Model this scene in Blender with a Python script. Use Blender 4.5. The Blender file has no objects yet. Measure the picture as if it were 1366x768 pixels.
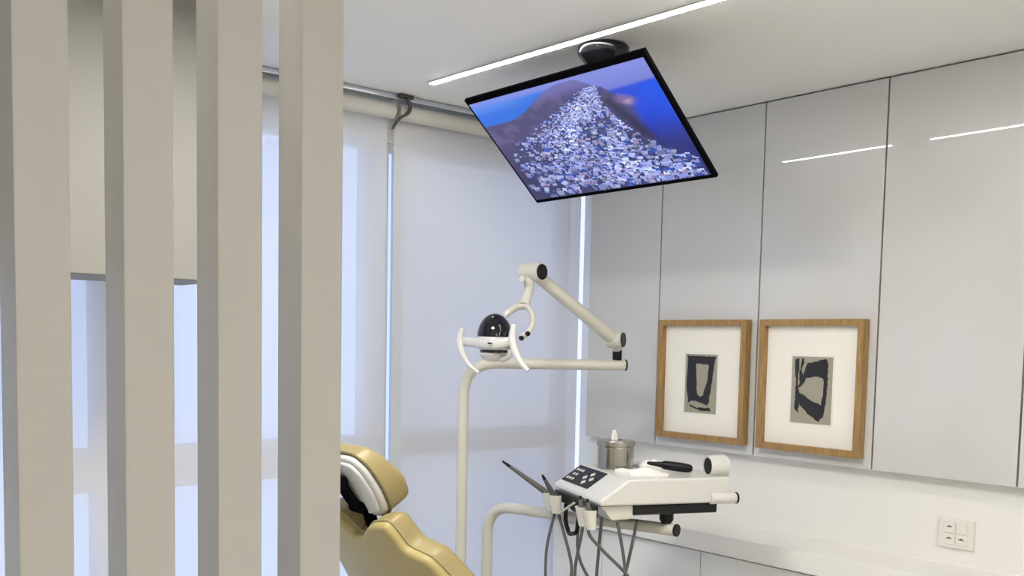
import bpy, bmesh, math, random
import numpy as np
from mathutils import Vector as V, Matrix

SC = bpy.context.scene
COL = SC.collection
PI = math.pi
rad = math.radians
LOC = {}                                   # world position of every object that parents others

# ------------------------------------------------------------------ materials
def mat(name, color, rough=0.5, metal=0.0, coat=0.0, coat_rough=0.03, emit=None, strength=0.0, bump=None, mottle=None, spec=0.5):
    m = bpy.data.materials.new(name); m.use_nodes = True
    nt = m.node_tree; b = nt.nodes['Principled BSDF']
    b.inputs['Base Color'].default_value = (*color, 1)
    b.inputs['Roughness'].default_value = rough
    b.inputs['Metallic'].default_value = metal
    b.inputs['Coat Weight'].default_value = coat
    b.inputs['Coat Roughness'].default_value = coat_rough
    b.inputs['Specular IOR Level'].default_value = spec
    if emit:
        b.inputs['Emission Color'].default_value = (*emit, 1)
        b.inputs['Emission Strength'].default_value = strength
    if bump or mottle:
        tc = nt.nodes.new('ShaderNodeTexCoord')
    if bump:
        sc_, st, dist = bump
        n = nt.nodes.new('ShaderNodeTexNoise'); n.inputs['Scale'].default_value = sc_; n.inputs['Detail'].default_value = 3
        nt.links.new(tc.outputs['Object'], n.inputs['Vector'])
        bp = nt.nodes.new('ShaderNodeBump'); bp.inputs['Strength'].default_value = st; bp.inputs['Distance'].default_value = dist
        nt.links.new(n.outputs['Fac'], bp.inputs['Height']); nt.links.new(bp.outputs['Normal'], b.inputs['Normal'])
    if mottle:
        sc_, c2 = mottle
        n = nt.nodes.new('ShaderNodeTexNoise'); n.inputs['Scale'].default_value = sc_; n.inputs['Detail'].default_value = 4
        nt.links.new(tc.outputs['Object'], n.inputs['Vector'])
        mx = nt.nodes.new('ShaderNodeMix'); mx.data_type = 'RGBA'
        mx.inputs[6].default_value = (*color, 1); mx.inputs[7].default_value = (*c2, 1)
        nt.links.new(n.outputs['Fac'], mx.inputs[0]); nt.links.new(mx.outputs[2], b.inputs['Base Color'])
    return m

def fabric_mat(name, diff, trans, k_trans, k_open):
    m = bpy.data.materials.new(name); m.use_nodes = True
    nt = m.node_tree; nt.nodes.clear()
    out = nt.nodes.new('ShaderNodeOutputMaterial')
    d = nt.nodes.new('ShaderNodeBsdfDiffuse'); t = nt.nodes.new('ShaderNodeBsdfTranslucent'); tr = nt.nodes.new('ShaderNodeBsdfTransparent')
    t.inputs['Color'].default_value = (*trans, 1)
    tc = nt.nodes.new('ShaderNodeTexCoord'); mp = nt.nodes.new('ShaderNodeMapping'); mp.inputs['Scale'].default_value = (160, 1, 700)
    n = nt.nodes.new('ShaderNodeTexNoise'); n.inputs['Scale'].default_value = 1.0; n.inputs['Detail'].default_value = 2
    mx = nt.nodes.new('ShaderNodeMix'); mx.data_type = 'RGBA'
    mx.inputs[6].default_value = (*[c*0.96 for c in diff], 1); mx.inputs[7].default_value = (*diff, 1)
    nt.links.new(tc.outputs['Object'], mp.inputs['Vector']); nt.links.new(mp.outputs['Vector'], n.inputs['Vector'])
    nt.links.new(n.outputs['Fac'], mx.inputs[0]); nt.links.new(mx.outputs[2], d.inputs['Color'])
    m1 = nt.nodes.new('ShaderNodeMixShader'); m1.inputs[0].default_value = k_trans
    m2 = nt.nodes.new('ShaderNodeMixShader'); m2.inputs[0].default_value = k_open
    nt.links.new(d.outputs[0], m1.inputs[1]); nt.links.new(t.outputs[0], m1.inputs[2])
    nt.links.new(m1.outputs[0], m2.inputs[1]); nt.links.new(tr.outputs[0], m2.inputs[2])
    nt.links.new(m2.outputs[0], out.inputs['Surface'])
    return m

def pane_mat(name, tint, gloss_rough=0.02, ior=1.45):
    m = bpy.data.materials.new(name); m.use_nodes = True
    nt = m.node_tree; nt.nodes.clear()
    out = nt.nodes.new('ShaderNodeOutputMaterial')
    tr = nt.nodes.new('ShaderNodeBsdfTransparent'); tr.inputs['Color'].default_value = (*tint, 1)
    g = nt.nodes.new('ShaderNodeBsdfGlossy'); g.inputs['Roughness'].default_value = gloss_rough
    f = nt.nodes.new('ShaderNodeFresnel'); f.inputs['IOR'].default_value = ior
    mx = nt.nodes.new('ShaderNodeMixShader')
    ge = nt.nodes.new('ShaderNodeNewGeometry'); sb = nt.nodes.new('ShaderNodeMath'); sb.operation = 'SUBTRACT'; sb.inputs[0].default_value = 1.0
    ml = nt.nodes.new('ShaderNodeMath'); ml.operation = 'MULTIPLY'
    nt.links.new(ge.outputs['Backfacing'], sb.inputs[1]); nt.links.new(sb.outputs[0], ml.inputs[0]); nt.links.new(f.outputs[0], ml.inputs[1])
    nt.links.new(ml.outputs[0], mx.inputs[0]); nt.links.new(tr.outputs[0], mx.inputs[1]); nt.links.new(g.outputs[0], mx.inputs[2])
    nt.links.new(mx.outputs[0], out.inputs['Surface'])
    return m

def wood_mat(name, c1, c2):
    m = mat(name, c1, 0.5)
    nt = m.node_tree; b = nt.nodes['Principled BSDF']
    tc = nt.nodes.new('ShaderNodeTexCoord'); mp = nt.nodes.new('ShaderNodeMapping'); mp.inputs['Scale'].default_value = (45, 45, 6)
    n = nt.nodes.new('ShaderNodeTexNoise'); n.inputs['Scale'].default_value = 2.2; n.inputs['Detail'].default_value = 6; n.inputs['Distortion'].default_value = 0.6
    r = nt.nodes.new('ShaderNodeValToRGB')
    r.color_ramp.elements[0].position = 0.3; r.color_ramp.elements[0].color = (*c1, 1)
    r.color_ramp.elements[1].position = 0.7; r.color_ramp.elements[1].color = (*c2, 1)
    nt.links.new(tc.outputs['Object'], mp.inputs['Vector']); nt.links.new(mp.outputs['Vector'], n.inputs['Vector'])
    nt.links.new(n.outputs['Fac'], r.inputs['Fac']); nt.links.new(r.outputs['Color'], b.inputs['Base Color'])
    return m

M = {}
M['ceiling'] = mat('ceiling_paint', (0.88, 0.865, 0.825), 0.75, bump=(60, 0.05, 0.002))
M['wall'] = mat('wall_paint', (0.83, 0.82, 0.78), 0.7, bump=(80, 0.05, 0.002))
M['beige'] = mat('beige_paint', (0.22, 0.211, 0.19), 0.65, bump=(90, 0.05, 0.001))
M['post'] = mat('post_lacquer', (0.50, 0.48, 0.44), 0.42, bump=(7, 0.06, 0.004), mottle=(3.0, (0.485, 0.47, 0.43)))
M['floor'] = mat('floor_tile', (0.74, 0.72, 0.67), 0.35, mottle=(2.5, (0.70, 0.68, 0.64)))
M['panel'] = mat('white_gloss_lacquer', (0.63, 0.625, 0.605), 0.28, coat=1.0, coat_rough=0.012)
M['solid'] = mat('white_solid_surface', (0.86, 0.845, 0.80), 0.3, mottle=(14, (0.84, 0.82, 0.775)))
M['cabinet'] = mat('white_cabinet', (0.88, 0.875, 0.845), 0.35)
M['shadow_gap'] = mat('dark_gap_shade', (0.10, 0.10, 0.10), 0.7)
M['frame_alu'] = mat('window_frame_grey', (0.66, 0.67, 0.70), 0.5)
M['alu'] = mat('brushed_aluminium', (0.62, 0.66, 0.74), 0.28, metal=0.9)
M['dark_metal'] = mat('dark_bronze_metal', (0.09, 0.08, 0.07), 0.45, metal=0.6)
M['blind_left'] = fabric_mat('screen_fabric_lit', (0.74, 0.74, 0.72), (0.98, 0.97, 1.0), 0.55, 0.34)  # more open and translucent, standing in for a brighter sky behind
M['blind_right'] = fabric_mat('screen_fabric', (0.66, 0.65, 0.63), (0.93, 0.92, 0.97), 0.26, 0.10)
M['tube'] = mat('blind_roll_fabric', (0.62, 0.60, 0.54), 0.8)
M['glass'] = pane_mat('window_glass', (0.88, 0.95, 0.98))
M['picture_glass'] = pane_mat('picture_glass', (0.99, 0.99, 0.985), 0.01, 1.25)
M['enamel'] = mat('warm_white_enamel', (0.62, 0.60, 0.52), 0.28, coat=0.4)
M['white_plastic'] = mat('white_plastic', (0.64, 0.628, 0.59), 0.3, coat=0.3)
M['grey_plastic'] = mat('light_grey_plastic', (0.55, 0.53, 0.47), 0.35)
M['black'] = mat('black_plastic', (0.008, 0.008, 0.009), 0.4, spec=0.2)
M['black_matt'] = mat('black_matt_plastic', (0.005, 0.005, 0.006), 0.9, spec=0.0)
M['black_gloss'] = mat('black_gloss', (0.008, 0.008, 0.01), 0.14, spec=0.35)
M['mirror_dark'] = mat('dark_reflector', (0.010, 0.010, 0.012), 0.05, spec=0.45)
M['leather'] = mat('olive_khaki_leather', (0.42, 0.335, 0.135), 0.45, bump=(220, 0.12, 0.001), mottle=(5, (0.40, 0.32, 0.13)), spec=0.3)
M['leather_light'] = mat('khaki_leather', (0.315, 0.25, 0.102), 0.42, bump=(220, 0.12, 0.001), mottle=(5, (0.295, 0.235, 0.096)))
M['piping'] = mat('dark_olive_piping', (0.16, 0.13, 0.055), 0.55)
M['piping_light'] = mat('olive_piping', (0.33, 0.275, 0.13), 0.5)
M['steel'] = mat('stainless_steel', (0.36, 0.345, 0.30), 0.2, metal=0.95, bump=(18, 0.15, 0.004))
M['holder'] = mat('grey_white_holder', (0.66, 0.64, 0.57), 0.25, coat=0.5)
M['hose'] = mat('grey_hose', (0.11, 0.107, 0.098), 0.5)
M['tissue'] = mat('white_paper', (0.86, 0.84, 0.79), 0.85, bump=(30, 0.3, 0.004))
M['oak'] = wood_mat('oak_wood', (0.27, 0.155, 0.05), (0.41, 0.255, 0.095))
M['mount_board'] = mat('cream_mount_board', (0.93, 0.895, 0.82), 0.9)
M['taupe'] = mat('taupe_paper', (0.40, 0.365, 0.29), 0.9, mottle=(60, (0.36, 0.33, 0.26)))
M['ink'] = mat('black_ink', (0.014, 0.014, 0.018), 0.7)
M['socket'] = mat('socket_plastic', (0.80, 0.775, 0.71), 0.4)
M['led'] = mat('led_diffuser', (1, 1, 1), 0.5, emit=(1.0, 0.97, 0.92), strength=56)
M['fill_bright'] = mat('wide_fill_diffuser', (1, 1, 1), 0.5, emit=(1.0, 0.97, 0.92), strength=55)
M['fill_white'] = mat('fill_lamp_diffuser', (1, 1, 1), 0.5, emit=(1.0, 0.965, 0.915), strength=13)
M['keys'] = mat('keypad_print', (0.62, 0.60, 0.55), 0.5)
M['grey_white'] = mat('grey_white_plastic', (0.66, 0.65, 0.61), 0.35, bump=(40, 0.3, 0.004))
M['brown'] = mat('brown_leather_base', (0.30, 0.26, 0.16), 0.5)

# ------------------------------------------------------------------ building helpers
def nb(): return bmesh.new()

def finish(name, bm, m, parent=None, smooth=35, loc=None):
    """links a bmesh (in world coordinates) as one object; origin at loc or at its parent"""
    o_ = V(loc) if loc is not None else V((0, 0, 0))
    if parent is not None and loc is None:
        o_ = V(LOC[parent.name])
    bmesh.ops.recalc_face_normals(bm, faces=bm.faces)
    if loc is None and parent is None:
        xs = [v.co for v in bm.verts]
        o_ = V((sum(c.x for c in xs)/len(xs), sum(c.y for c in xs)/len(xs), min(c.z for c in xs)))
    bmesh.ops.translate(bm, verts=bm.verts, vec=-o_)
    if smooth:
        lim = rad(smooth)
        for f in bm.faces: f.smooth = True
        for e in bm.edges:
            if len(e.link_faces) != 2 or e.calc_face_angle(0) > lim: e.smooth = False
    me = bpy.data.meshes.new(name); bm.to_mesh(me); bm.free()
    me.materials.append(m)
    flat_ = not smooth
    o = bpy.data.objects.new(name, me); COL.objects.link(o)
    if parent is not None:
        o.parent = parent; o.location = o_ - V(LOC[parent.name])
    else:
        o.location = o_
    LOC[o.name] = tuple(o_)
    if not flat_:
        wn = o.modifiers.new('weighted_normal', 'WEIGHTED_NORMAL'); wn.keep_sharp = True; wn.weight = 80
    return o

def thing(name, label, cat, loc, group=None):
    o = bpy.data.objects.new(name, None); COL.objects.link(o)
    o.empty_display_size = 0.05; o.location = loc; LOC[o.name] = tuple(loc)
    return tag(o, label, cat, group)

def tag(o, label, cat, group=None):
    o['label'] = label; o['category'] = cat
    if group: o['group'] = group
    return o

def struct(name, bm, m, parent=None):
    o = finish(name, bm, m, parent)
    if parent is None: o['kind'] = 'structure'
    return o

def box(bm, lo, hi, bev=0.0, seg=2, mtx=None):
    r = bmesh.ops.create_cube(bm, size=1.0)
    vs = r['verts']
    for v in vs:
        v.co = V([(lo[i]+hi[i])/2 + v.co[i]*(hi[i]-lo[i]) for i in range(3)])
    if bev:
        es = {e for v in vs for e in v.link_edges}
        rr = bmesh.ops.bevel(bm, geom=list(es), offset=bev, segments=seg, profile=0.5, affect='EDGES')
        vs = list({v for f in rr['faces'] for v in f.verts} | {v for v in vs if v.is_valid})
    if mtx is not None:
        for v in vs: v.co = mtx @ v.co
    return vs

def catmull(pts, k=8, closed=False):
    P = [V(p) for p in pts]; n = len(P); out = []
    rng = range(n) if closed else range(n-1)
    for i in rng:
        if closed: a, b, c, d = P[i-1], P[i], P[(i+1) % n], P[(i+2) % n]
        else: a, b, c, d = P[max(i-1, 0)], P[i], P[i+1], P[min(i+2, n-1)]
        for j in range(k):
            t = j/k
            out.append(0.5*((2*b) + (c-a)*t + (2*a-5*b+4*c-d)*t*t + (3*b-a-3*c+d)*t**3))
    if not closed: out.append(P[-1])
    return out

def fillet(pts, r, n=8):
    """polyline with rounded corners"""
    P = [V(p) for p in pts]; out = [P[0]]
    for i in range(1, len(P)-1):
        a, b, c = P[i-1], P[i], P[i+1]
        u = (a-b); w = (c-b); rr = min(r, u.length*0.49, w.length*0.49)
        s, e = b+u.normalized()*rr, b+w.normalized()*rr
        for j in range(n+1):
            t = j/n; out.append((1-t)**2*s + 2*t*(1-t)*b + t*t*e)
    out.append(P[-1]); return out

def tube(bm, pts, r, n=14, closed=False, flat=1.0, up=None, cap=True):
    """swept round tube; r a number or one per point; flat squashes it along the frame's second axis"""
    P = [V(p) for p in pts]; N = len(P)
    R_ = [r]*N if isinstance(r, (int, float)) else list(r)
    T = []
    for i in range(N):
        a = P[i-1] if (i > 0 or closed) else P[i]
        b = P[(i+1) % N] if (i < N-1 or closed) else P[i]
        T.append((b-a).normalized())
    ref = V(up) if up is not None else (V((0, 0, 1)) if abs(T[0].z) < 0.9 else V((1, 0, 0)))
    x = (ref - T[0]*ref.dot(T[0])).normalized()
    rings = []
    for i in range(N):
        x = (x - T[i]*x.dot(T[i])).normalized(); y = T[i].cross(x)
        rings.append([bm.verts.new(P[i] + x*(R_[i]*math.cos(2*PI*k/n)) + y*(R_[i]*flat*math.sin(2*PI*k/n))) for k in range(n)])
    for i in range(N if closed else N-1):
        A, B = rings[i], rings[(i+1) % N]
        for k in range(n): bm.faces.new((A[k], A[(k+1) % n], B[(k+1) % n], B[k]))
    if cap and not closed:
        bm.faces.new(rings[0][::-1]); bm.faces.new(rings[-1])

def lathe(bm, prof, O, axis=(0, 0, 1), n=32):
    """profile of (radius, height) turned about an axis through O"""
    w = V(axis).normalized(); u = w.orthogonal().normalized(); v = w.cross(u); O = V(O)
    rings = []
    for r, h in prof:
        if r < 1e-6: rings.append([bm.verts.new(O+w*h)])
        else: rings.append([bm.verts.new(O+w*h+u*(r*math.cos(2*PI*k/n))+v*(r*math.sin(2*PI*k/n))) for k in range(n)])
    for A, B in zip(rings, rings[1:]):
        if len(A) == 1 and len(B) == 1: continue
        for k in range(n):
            k2 = (k+1) % n
            if len(A) == 1: bm.faces.new((A[0], B[k2], B[k]))
            elif len(B) == 1: bm.faces.new((A[k], A[k2], B[0]))
            else: bm.faces.new((A[k], A[k2], B[k2], B[k]))
    if len(rings[0]) > 1: bm.faces.new(rings[0][::-1])
    if len(rings[-1]) > 1: bm.faces.new(rings[-1])

def cyl(bm, a, b, r, bev=0.0, n=28):
    a, b = V(a), V(b); L = (b-a).length
    if bev: prof = [(r-bev, 0), (r-bev*0.3, bev*0.3), (r, bev), (r, L-bev), (r-bev*0.3, L-bev*0.3), (r-bev, L)]
    else: prof = [(r, 0), (r, L)]
    lathe(bm, prof, a, b-a, n)

def prism(bm, poly, O, eu, ev, en, t0, t1, bev=0.0, seg=2):
    O, eu, ev, en = V(O), V(eu), V(ev), V(en)
    A = [bm.verts.new(O+eu*p[0]+ev*p[1]+en*t0) for p in poly]
    B = [bm.verts.new(O+eu*p[0]+ev*p[1]+en*t1) for p in poly]
    fs = [bm.faces.new(A[::-1]), bm.faces.new(B)]
    for i in range(len(poly)):
        j = (i+1) % len(poly); fs.append(bm.faces.new((A[i], A[j], B[j], B[i])))
    if bev:
        es = list({e for f in fs for e in f.edges})
        bmesh.ops.bevel(bm, geom=es, offset=bev, segments=seg, profile=0.5, affect='EDGES', clamp_overlap=True)

def offset_poly(P, d):
    n = len(P); out = []
    for i in range(n):
        a, b, c = P[i-1], P[i], P[(i+1) % n]
        t = (c[0]-a[0], c[1]-a[1]); L = math.hypot(*t) or 1
        out.append((b[0]-t[1]/L*d, b[1]+t[0]/L*d))
    return out

def pad(bm, outline, frame, n0, n1, r0, r1, bulge=None, cen=None, steps=5, thin=None):
    """upholstered slab: a closed outline (counter-clockwise in (y, s)), thickness n0..n1 with rounded edges r0, r1"""
    O, ey, es, en = frame
    cy = sum(p[0] for p in outline)/len(outline) if cen is None else cen[0]
    cs = sum(p[1] for p in outline)/len(outline) if cen is None else cen[1]
    bl = bulge or (lambda y, s: 0.0)
    def put(p, n):
        if thin and n > 0: n *= thin(*p)
        return bm.verts.new(O + ey*p[0] + es*p[1] + en*(n + bl(*p)))
    layers = []
    for k in range(steps+1):
        a = PI/2*k/steps; layers.append((offset_poly(outline, r0*(1-math.sin(a))), n0 + r0*(1-math.cos(a))))
    for k in range(steps+1):
        a = PI/2*k/steps; layers.append((offset_poly(outline, r1*(1-math.cos(a))), n1 - r1*(1-math.sin(a))))
    rings = []
    for f in (0.3, 0.55, 0.8):
        rings.append([put((cy+(p[0]-cy)*f, cs+(p[1]-cs)*f), n0) for p in layers[0][0]])
    for P, n in layers: rings.append([put(p, n) for p in P])
    for f in (0.8, 0.55, 0.3):
        rings.append([put((cy+(p[0]-cy)*f, cs+(p[1]-cs)*f), n1 + (1-f)*0.004) for p in layers[-1][0]])
    N = len(outline)
    for A, B in zip(rings, rings[1:]):
        for k in range(N): bm.faces.new((A[k], A[(k+1) % N], B[(k+1) % N], B[k]))
    c0 = put((cy, cs), n0); c1 = put((cy, cs), n1+0.004)
    for k in range(N):
        bm.faces.new((c0, rings[0][(k+1) % N], rings[0][k])); bm.faces.new((c1, rings[-1][k], rings[-1][(k+1) % N]))

# ------------------------------------------------------------------ the room
H = 2.4
XL, YR = -4.6, -6.0
bm = nb(); box(bm, (XL-0.1, YR-0.1, -0.1), (0.25, 0.3, 0.0)); struct('floor', bm, M['floor'])
bm = nb(); box(bm, (XL-0.1, YR-0.1, H), (0.25, 0.3, H+0.1)); struct('ceiling', bm, M['ceiling'])
bm = nb(); box(bm, (0.055, YR, 0), (0.2, 0.06, H)); struct('wall_right', bm, M['wall'])
bm = nb(); box(bm, (XL-0.1, YR, 0), (XL, 0.2, H)); struct('wall_left', bm, M['wall'])
bm = nb(); box(bm, (XL-0.1, YR-0.1, 0), (0.2, YR, H)); struct('wall_rear', bm, M['wall'])
bm = nb(); box(bm, (XL, 0.06, 2.262), (0.2, 0.22, H)); box(bm, (XL, 0.06, 0), (0.2, 0.22, 0.10)); struct('wall_back', bm, M['wall'])
# dropped bulkhead over the window side
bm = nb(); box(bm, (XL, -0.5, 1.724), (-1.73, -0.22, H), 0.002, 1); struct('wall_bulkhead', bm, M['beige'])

def window(n, x0, x1, bars, zt0, zt1, tx=None):
    """floor-to-head window: outer frame and a transom; bars = vertical members (x0, x1)"""
    bm = nb(); y0, y1 = 0.06, 0.11
    for a, b in bars: box(bm, (a, y0, 0.10), (b, y1, 2.262), 0.003, 1)
    tx = tx or (x0, x1); box(bm, (tx[0], y0+0.001, zt0), (tx[1], y1-0.001, zt1), 0.003, 1)
    box(bm, (x0, y0+0.001, 0.10), (x1, y1-0.001, 0.16), 0.003, 1); box(bm, (x0, y0+0.001, 2.235), (x1, y1-0.001, 2.262), 0.003, 1)
    w = struct('window_%d' % n, bm, M['frame_alu'])
    bm = nb(); box(bm, (x0, 0.082, 0.13), (x1, 0.088, 2.25)); finish('pane', bm, M['glass'], w)
window(1, -0.8845, 0.055, [(-0.845, -0.82), (-0.078, -0.022)], 1.175, 1.262, (-0.84, -0.03))  # narrow glass slits beside the bars, added to make the blind gaps bright
window(2, -1.80, -0.885, [(-1.80, -1.735), (-0.985, -0.8852)], 1.13, 1.258)
window(3, -2.75, -1.8001, [(-1.88, -1.8002), (-2.06, -2.03), (-2.75, -2.68)], 1.13, 1.258, (-2.03, -1.8001))
window(4, XL, -2.7501, [(-3.70, -3.62), (-2.82, -2.7502)], 1.13, 1.258)

# ------------------------------------------------------------------ roller blinds
def blind(label, x0, x1, fab):
    t = thing('roller_blind', label, 'roller blind', ((x0+x1)/2, 0.0, 0.05), 'roller blinds along the window wall')
    bm = nb(); 
    vs = [bm.verts.new(c) for c in ((x0+0.004, 0.0, 0.06), (x1-0.004, 0.0, 0.06), (x1-0.004, 0.0, 2.35), (x0+0.004, 0.0, 2.35))]; bm.faces.new(vs)
    finish('fabric', bm, fab, t, smooth=0)
    bm = nb(); cyl(bm, (x0, -0.026, 2.349), (x1, -0.026, 2.349), 0.026, 0.002); finish('roller_tube', bm, M['tube'], t)
    bm = nb(); box(bm, (x0, -0.062, 2.381), (x1, -0.012, 2.399), 0.004, 2); finish('head_rail', bm, M['alu'], t)
    bm = nb(); box(bm, (x0, -0.008, 0.04), (x1, 0.008, 0.068), 0.004, 2); finish('bottom_bar', bm, M['alu'], t)
    return t
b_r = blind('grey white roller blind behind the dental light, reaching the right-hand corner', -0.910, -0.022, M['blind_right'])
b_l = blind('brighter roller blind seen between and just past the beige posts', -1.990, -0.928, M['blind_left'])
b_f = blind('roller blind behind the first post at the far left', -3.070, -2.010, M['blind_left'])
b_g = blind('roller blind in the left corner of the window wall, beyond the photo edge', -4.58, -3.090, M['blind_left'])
bm = nb()
box(bm, (-0.935, -0.078, 2.386), (-0.878, -0.0625, 2.3985), 0.003, 2)
tube(bm, catmull([(-0.902, -0.0705, 2.386), (-0.890, -0.0715, 2.365), (-0.894, -0.0705, 2.345), (-0.903, -0.066, 2.335)], 6), 0.0065, 10)
tube(bm, catmull([(-0.903, -0.066, 2.335), (-0.917, -0.056, 2.325), (-0.919, -0.03, 2.31), (-0.919, -0.012, 2.295)], 6), 0.005, 10)
tag(finish('blind_bracket', bm, M['dark_metal']), 'dark metal hook bracket at the ceiling where the two blinds meet', 'bracket')

# ------------------------------------------------------------------ beige posts of the open partition
for x0, x1, lab in ((-2.5068, -2.4473, 'beige square post at the left edge of the open partition'),
                    (-2.3884, -2.3277, 'second beige post from the left edge of the partition'),
                    (-2.2724, -2.2121, 'third beige post, next to the end post of the partition'),
                    (-2.1569, -2.0945, 'end post of the beige partition, directly in front of the chair headrest')):
    bm = nb(); box(bm, (x0, -1.70, 0), (x1, -1.632, H), 0.0025, 2)
    tag(finish('partition_post', bm, M['post']), lab, 'post', 'posts of the open partition')

# ------------------------------------------------------------------ glossy wall panels, counter, cabinets
seams = [-0.030, -0.403, -0.846, -1.284, -1.717, -2.155, -2.595, -3.03]
wl = ['narrow glossy white wall panel in the corner beside the blind',
      'glossy white wall panel that carries the smaller-looking framed print above the tray',
      'glossy white wall panel behind the framed print further from the blinds',
      'plain glossy white wall panel to the right of both framed prints',
      'glossy white wall panel cut off by the right edge of the photo',
      'glossy white wall panel beyond the right edge', 'glossy white wall panel further along the right wall']
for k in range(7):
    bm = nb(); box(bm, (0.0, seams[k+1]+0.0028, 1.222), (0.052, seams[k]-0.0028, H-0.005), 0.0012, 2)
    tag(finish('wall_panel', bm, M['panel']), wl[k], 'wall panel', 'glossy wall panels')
bm = nb(); box(bm, (0.0522, seams[-1], 1.226), (0.0548, seams[0]-0.004, H-0.003)); finish_ = finish('gap_shade_1', bm, M['shadow_gap']); finish_['kind'] = 'structure'  # dark sheet behind the panel joints, standing in for shade in the gaps

bm = nb()
prism(bm, [(-0.172, 0.904), (-0.172, 0.968), (0.034, 0.968), (0.041, 0.970), (0.0445, 0.9745), (0.0445, 0.904)],
      (0, 0, 0), (1, 0, 0), (0, 0, 1), (0, 1, 0), -3.03, -0.010, 0.0015, 1)
tag(finish('worktop', bm, M['solid']), 'long white worktop along the right wall under the socket', 'worktop')
bm = nb(); box(bm, (0.0450, -3.03, 0.9045), (0.0545, -0.010, 1.243), 0.003, 2); tag(finish('backsplash', bm, M['solid']), 'low white backsplash board along the wall between the worktop and the glossy panels', 'backsplash')
cs = [-0.012, -0.285, -0.755, -1.225, -1.695]
cl = ['narrow white base cabinet under the worktop, beside the blind', 'white base cabinet under the worktop behind the hanging hoses',
      'white base cabinet under the worktop right of the hoses', 'white base cabinet under the worktop at the lower right']
for k in range(4):
    t = thing('base_cabinet', cl[k], 'cabinet', (-0.05, (cs[k]+cs[k+1])/2, 0.0), 'base cabinets under the worktop')
    bm = nb(); box(bm, (-0.126, cs[k+1]+0.0005, 0.08), (0.0444, cs[k]-0.0005, 0.9035)); box(bm, (-0.09, cs[k+1]+0.001, 0.0), (0.053, cs[k]-0.001, 0.079)); finish('body', bm, M['cabinet'], t)
    bm = nb(); box(bm, (-0.146, cs[k+1]+0.002, 0.085), (-0.1265, cs[k]-0.002, 0.894), 0.0012, 2); finish('door', bm, M['cabinet'], t)

# socket plate
SX = 0.0449
sy0, sy1, sz0, sz1 = -1.590, -1.487, 1.018, 1.104
t = thing('wall_socket', 'square white wall socket plate above the worktop', 'wall socket', (SX, -1.54, sz0))
bm = nb(); box(bm, (SX-0.010, sy0, sz0), (SX, sy1, sz1), 0.003, 2); finish('plate', bm, M['socket'], t)
for iy in range(2):
    for iz in range(2):
        cy_ = -1.521 - iy*0.036; cz_ = 1.078 - iz*0.034
        bm = nb(); box(bm, (SX-0.0135, cy_-0.0165, cz_-0.0155), (SX-0.009, cy_+0.0165, cz_+0.0155), 0.0012, 1)
        md = finish('blank_cover' if (iy == 1 and iz == 0) else 'outlet', bm, M['socket'], t)
        if iy == 1 and iz == 0: continue
        bm = nb()
        prism(bm, [(-0.009, -0.001), (0.009, -0.001), (0.008, 0.001), (0.004, 0.002), (0.0025, 0.004), (-0.0025, 0.004), (-0.004, 0.002), (-0.008, 0.001)],
              (SX-0.0132, cy_, cz_+0.002), (0, -1, 0), (0, 0, 1), (-1, 0, 0), 0, 0.0008)
        finish('slot', bm, M['shadow_gap'], md)

# ------------------------------------------------------------------ framed prints
def rough(poly, amp, seed, step=0.004):
    """a hand-brushed edge: the polygon resampled and jittered"""
    rnd = random.Random(seed); out = []
    for i in range(len(poly)):
        a, b = poly[i], poly[(i+1) % len(poly)]; L = math.hypot(b[0]-a[0], b[1]-a[1]); n = max(1, int(L/step))
        for j in range(n):
            t = j/n; out.append((a[0]+(b[0]-a[0])*t+rnd.uniform(-amp, amp), a[1]+(b[1]-a[1])*t+rnd.uniform(-amp, amp)))
    return out

def picture(label, y0, y1, z0, z1, py, pz, strokes, art_label):
    """y0 > y1: frame from the blind side to the camera side"""
    t = thing('framed_print', label, 'framed print', (-0.0015, (y0+y1)/2, z0), 'pair of framed prints')
    w, d = 0.021, 0.034
    bm = nb(); X1 = -0.0015; X0 = X1-d
    box(bm, (X0, y1, z0), (X1, y1+w, z1), 0.0012, 1); box(bm, (X0, y0-w, z0), (X1, y0, z1), 0.0012, 1)
    box(bm, (X0+0.0002, y1+w-0.0005, z1-w), (X1, y0-w+0.0005, z1), 0.0012, 1); box(bm, (X0+0.0002, y1+w-0.0005, z0), (X1, y0-w+0.0005, z0+w), 0.0012, 1)
    finish('frame', bm, M['oak'], t)
    bm = nb(); box(bm, (X1-0.012, y1+w, z0+w), (X1-0.002, y0-w, z1-w)); mb = finish('mount_board', bm, M['mount_board'], t)
    bm = nb(); box(bm, (X1-0.0127, py[1]-0.007, pz[0]-0.007), (X1-0.01205, py[0]+0.007, pz[1]+0.007)); finish('mount_window', bm, M['tissue'], mb)
    bm = nb(); box(bm, (X1-0.0132, py[1], pz[0]), (X1-0.0128, py[0], pz[1])); pp = finish('print', bm, M['taupe'], t)
    cy_, cz_ = (py[0]+py[1])/2, (pz[0]+pz[1])/2; hw, hh = (py[0]-py[1])/2, (pz[1]-pz[0])/2
    bm = nb()
    for i, s in enumerate(strokes):
        pl = rough([(p[0]*hw, p[1]*hh) for p in s], 0.0019, 7+i, 0.005)
        prism(bm, pl, (X1-0.0133-0.00005*i, cy_, cz_), (0, -1, 0), (0, 0, 1), (-1, 0, 0), 0, 0.0003)
    finish('brush_mark', bm, M['ink'], pp, smooth=0)
    bm = nb(); box(bm, (X1-0.024, y1+w, z0+w), (X1-0.022, y0-w, z1-w)); finish('glass', bm, M['picture_glass'], t)

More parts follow.
